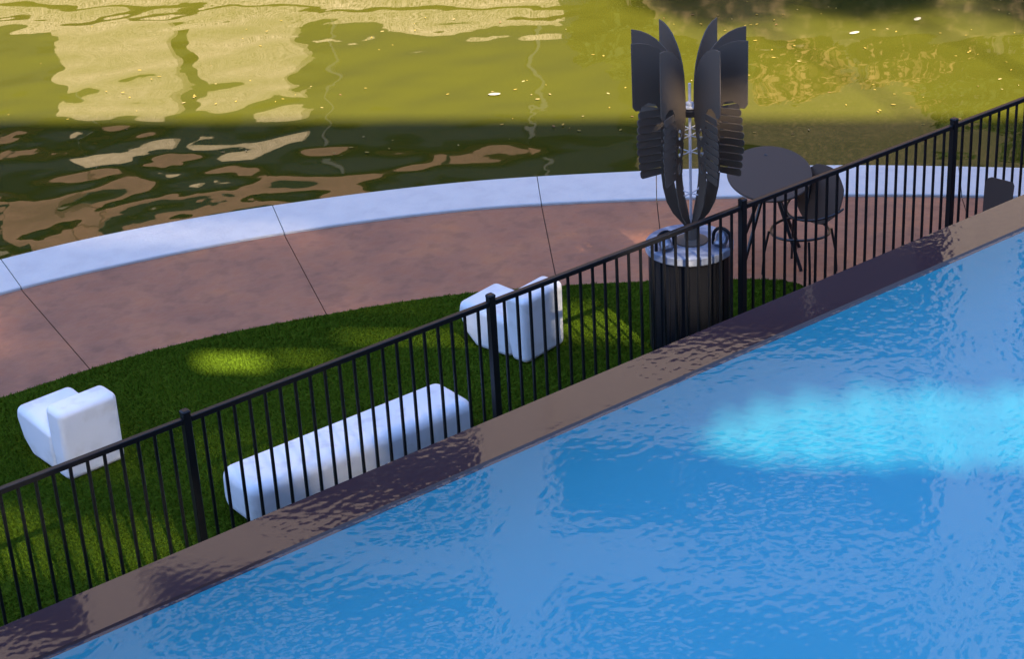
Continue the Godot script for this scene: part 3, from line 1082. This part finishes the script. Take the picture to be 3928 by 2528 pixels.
func terrace_furniture() -> void:
	var brown := mat(lin(0.105, 0.070, 0.050), 0.8, 0.0, 0.15)
	var black := mat(lin(0.012, 0.011, 0.012), 0.35)
	# the tilted round table
	var t := thing("cafe_table", "dark round table with its top tilted up, on crossed legs behind the fence", "table", Vector3(2.25, 0, -15.5))
	var tilt := Transform3D(Basis(Vector3.RIGHT, deg_to_rad(19)), Vector3(0, 0.80, 0))
	var top := MB.new()
	top.lathe(tilt, [Vector2(0.0, -0.012), Vector2(0.352, -0.012), Vector2(0.36, -0.006), Vector2(0.36, 0.006), Vector2(0.354, 0.012), Vector2(0.0, 0.012)], 64)
	obj("top", top, brown, t)
	var hole := MB.new()
	hole.lathe(tilt, [Vector2(0.016, 0.012), Vector2(0.016, 0.0155), Vector2(0.0, 0.0165)], 16)
	var bolt := obj("bolt", hole, black, t)
	bolt.position = tilt.basis * Vector3(0.0, 0, -0.24)
	for q in [[Vector3(-0.02, 0.75, 0.0), Vector3(-0.26, 0.0, 0.22)], [Vector3(0.02, 0.75, 0.0), Vector3(0.24, 0.0, 0.26)], [Vector3(0.02, 0.75, -0.03), Vector3(0.3, 0.0, -0.24)], [Vector3(-0.02, 0.75, -0.03), Vector3(-0.22, 0.0, -0.26)]]:
		var l := MB.new()
		l.tube([q[0], q[0].lerp(q[1], 0.5), q[1]], 0.016, 8)
		obj("leg", l, black, t)
	var clamp_box := MB.new()
	clamp_box.chamfered(Transform3D(Basis(Vector3.UP, 0.5), Vector3(0, 0.65, 0)), Vector3(-0.06, 0, -0.05), Vector3(0.06, 0.12, 0.05), 0.01)
	obj("clamp", clamp_box, black, t)
	# chairs with round shield backs and tube frames
	var labels := ["dark chair with round shield back and curved tube frame, right of the tilted table", "dark chair with broad blunt back, right of the third fence post by the white kerb", "dark chair at the right edge, partly out of the frame"]
	var spots := [[Vector3(2.47, 0, -15.2), 0.75], [Vector3(4.05, 0, -15.02), 0.35], [Vector3(4.9, 0, -15.75), -0.9]]
	for k in 3:
		var c := thing("shield_chair", labels[k], "chair", spots[k][0], 0.0, "dark chairs on the path")
		var turn := Basis(Vector3.UP, -spots[k][1])
		var back_at: Vector3 = turn * Vector3(0, 0, -0.28)
		if k == 1:
			var bl := MB.new()
			var fz: Vector3 = turn * Vector3(-0.1, 0.3, 1.0)
			fz = fz.normalized()
			var fx := Vector3.UP.cross(fz).normalized()
			bl.plate(Transform3D(Basis(fx, fz.cross(fx), fz), back_at + Vector3(0, 0.55, 0)), PackedVector2Array([Vector2(-0.11, -0.16), Vector2(0.12, -0.16), Vector2(0.125, 0.12), Vector2(0.11, 0.15), Vector2(-0.07, 0.175), Vector2(-0.105, 0.16), Vector2(-0.12, 0.10)]), 0.02)
			obj("backrest", bl, brown, c)
		else: shield("backrest", brown, c, back_at + Vector3(0, [0.63, 0.58, 0.6][k], 0), turn * Vector3(-0.15, 0.35, 1.0), [0.255, 0.155, 0.22][k])
		var hoop := MB.new()
		var ring := []
		for i in 40:
			ring.append(turn * Vector3(0.245 * cos(TAU * i / 40), 0.4 + 0.01 * sin(2 * TAU * i / 40), 0.245 * sin(TAU * i / 40)))
		hoop.tube(ring, 0.012, 8, true)
		obj("seat_hoop", hoop, black, c)
		if k > 0:
			continue
		var arms := MB.new()
		var arc := []
		for i in 17:
			var a := PI * i / 16
			arc.append(turn * Vector3(0.25 * cos(a), 0.56 - 0.05 * sin(a), -0.26 + 0.3 * sin(a)))
		arms.tube(arc, 0.011, 8)
		obj("arm_tube", arms, black, c)
		for q in [Vector2(0.2, 0.17), Vector2(-0.2, 0.17), Vector2(0.19, -0.18), Vector2(-0.19, -0.18)]:
			var l := MB.new()
			l.tube([turn * Vector3(q.x, 0.4, q.y), turn * Vector3(q.x * 1.15, 0.2, q.y * 1.15), turn * Vector3(q.x * 1.2, 0.0, q.y * 1.2)], 0.011, 8)
			obj("leg", l, black, c)
		for sx in [-0.1, 0.1]:
			var l := MB.new()
			l.tube([turn * Vector3(sx, 0.4, -0.225), turn * Vector3(sx, 0.7, -0.30)], 0.011, 8)
			obj("back_stay", l, black, c)


func floating() -> void:
	# leaves drifting on the river, too small and many to count
	var leaf := MB.new()
	for k in 6:
		var a := Vector2(0.03 * cos(TAU * k / 6), 0.014 * sin(TAU * k / 6))
		var b := Vector2(0.03 * cos(TAU * (k + 1) / 6), 0.014 * sin(TAU * (k + 1) / 6))
		leaf.tri(Vector3(0, 0.004, 0), Vector3(b.x, 0.001, b.y), Vector3(a.x, 0.001, a.y))
	var mm := MultiMesh.new()
	mm.transform_format = MultiMesh.TRANSFORM_3D
	mm.use_colors = true
	mm.mesh = leaf.done()
	mm.instance_count = 210
	var drift := noise(0.5, 2, 91)
	var k := 0
	while k < 210:
		var p := Vector2(rng.randf_range(-6.5, 6.4), rng.randf_range(-26.5, -19.5))
		var keep := 0.03 + 1.5 * maxf(0.0, drift.get_noise_2d(p.x * 0.6, p.y)) + (0.12 if p.x > 0 else 0.0)
		if rng.randf() > keep:
			continue
		mm.set_instance_transform(k, Transform3D(Basis(Vector3.UP, rng.randf() * TAU).scaled(Vector3.ONE * rng.randf_range(0.4, 1.0)), Vector3(p.x, RIVER_Y + 0.006, p.y)))
		var c := rng.randf()
		mm.set_instance_color(k, Color(0.20, 0.14, 0.02) if c < 0.6 else Color(0.24, 0.18, 0.07) if c < 0.85 else Color(0.12, 0.06, 0.02))
		k += 1
	var o := MultiMeshInstance3D.new()
	o.name = "floating_leaves"
	o.multimesh = mm
	var lm := mat(Color.WHITE, 0.6)
	lm.vertex_color_use_as_albedo = true
	o.material_override = lm
	o.set_meta("kind", "stuff")
	add_child(o)
	var big := MB.new()
	for i in 8:
		var a := Vector3(0.075 * cos(TAU * i / 8), 0.002, 0.04 * sin(TAU * i / 8))
		var b := Vector3(0.075 * cos(TAU * (i + 1) / 8), 0.002, 0.04 * sin(TAU * (i + 1) / 8))
		big.tri(Vector3(0.01, 0.014, 0), b, a)
	var shape := big.done()
	var pale := mat(lin(0.24, 0.22, 0.16), 0.5)
	var j := 0
	for s in [[Vector3(-0.05, 0, -21.45), "pale leaf floating on the sunlit river, left of the sculpture near the shadow's edge"], [Vector3(4.35, 0, -22.95), "narrow pale leaf floating on the river, right of the sculpture's wings"], [Vector3(5.2, 0, -23.35), "pale leaf floating at the top right of the river by the far bank's shade"]]:
		var l := obj("floating_leaf", shape, pale)
		tag(l, s[1], "leaf", "pale leaves on the river")
		l.position = s[0] + Vector3(0, RIVER_Y + 0.008, 0)
		l.rotation.y = 0.5 * j
		j += 1
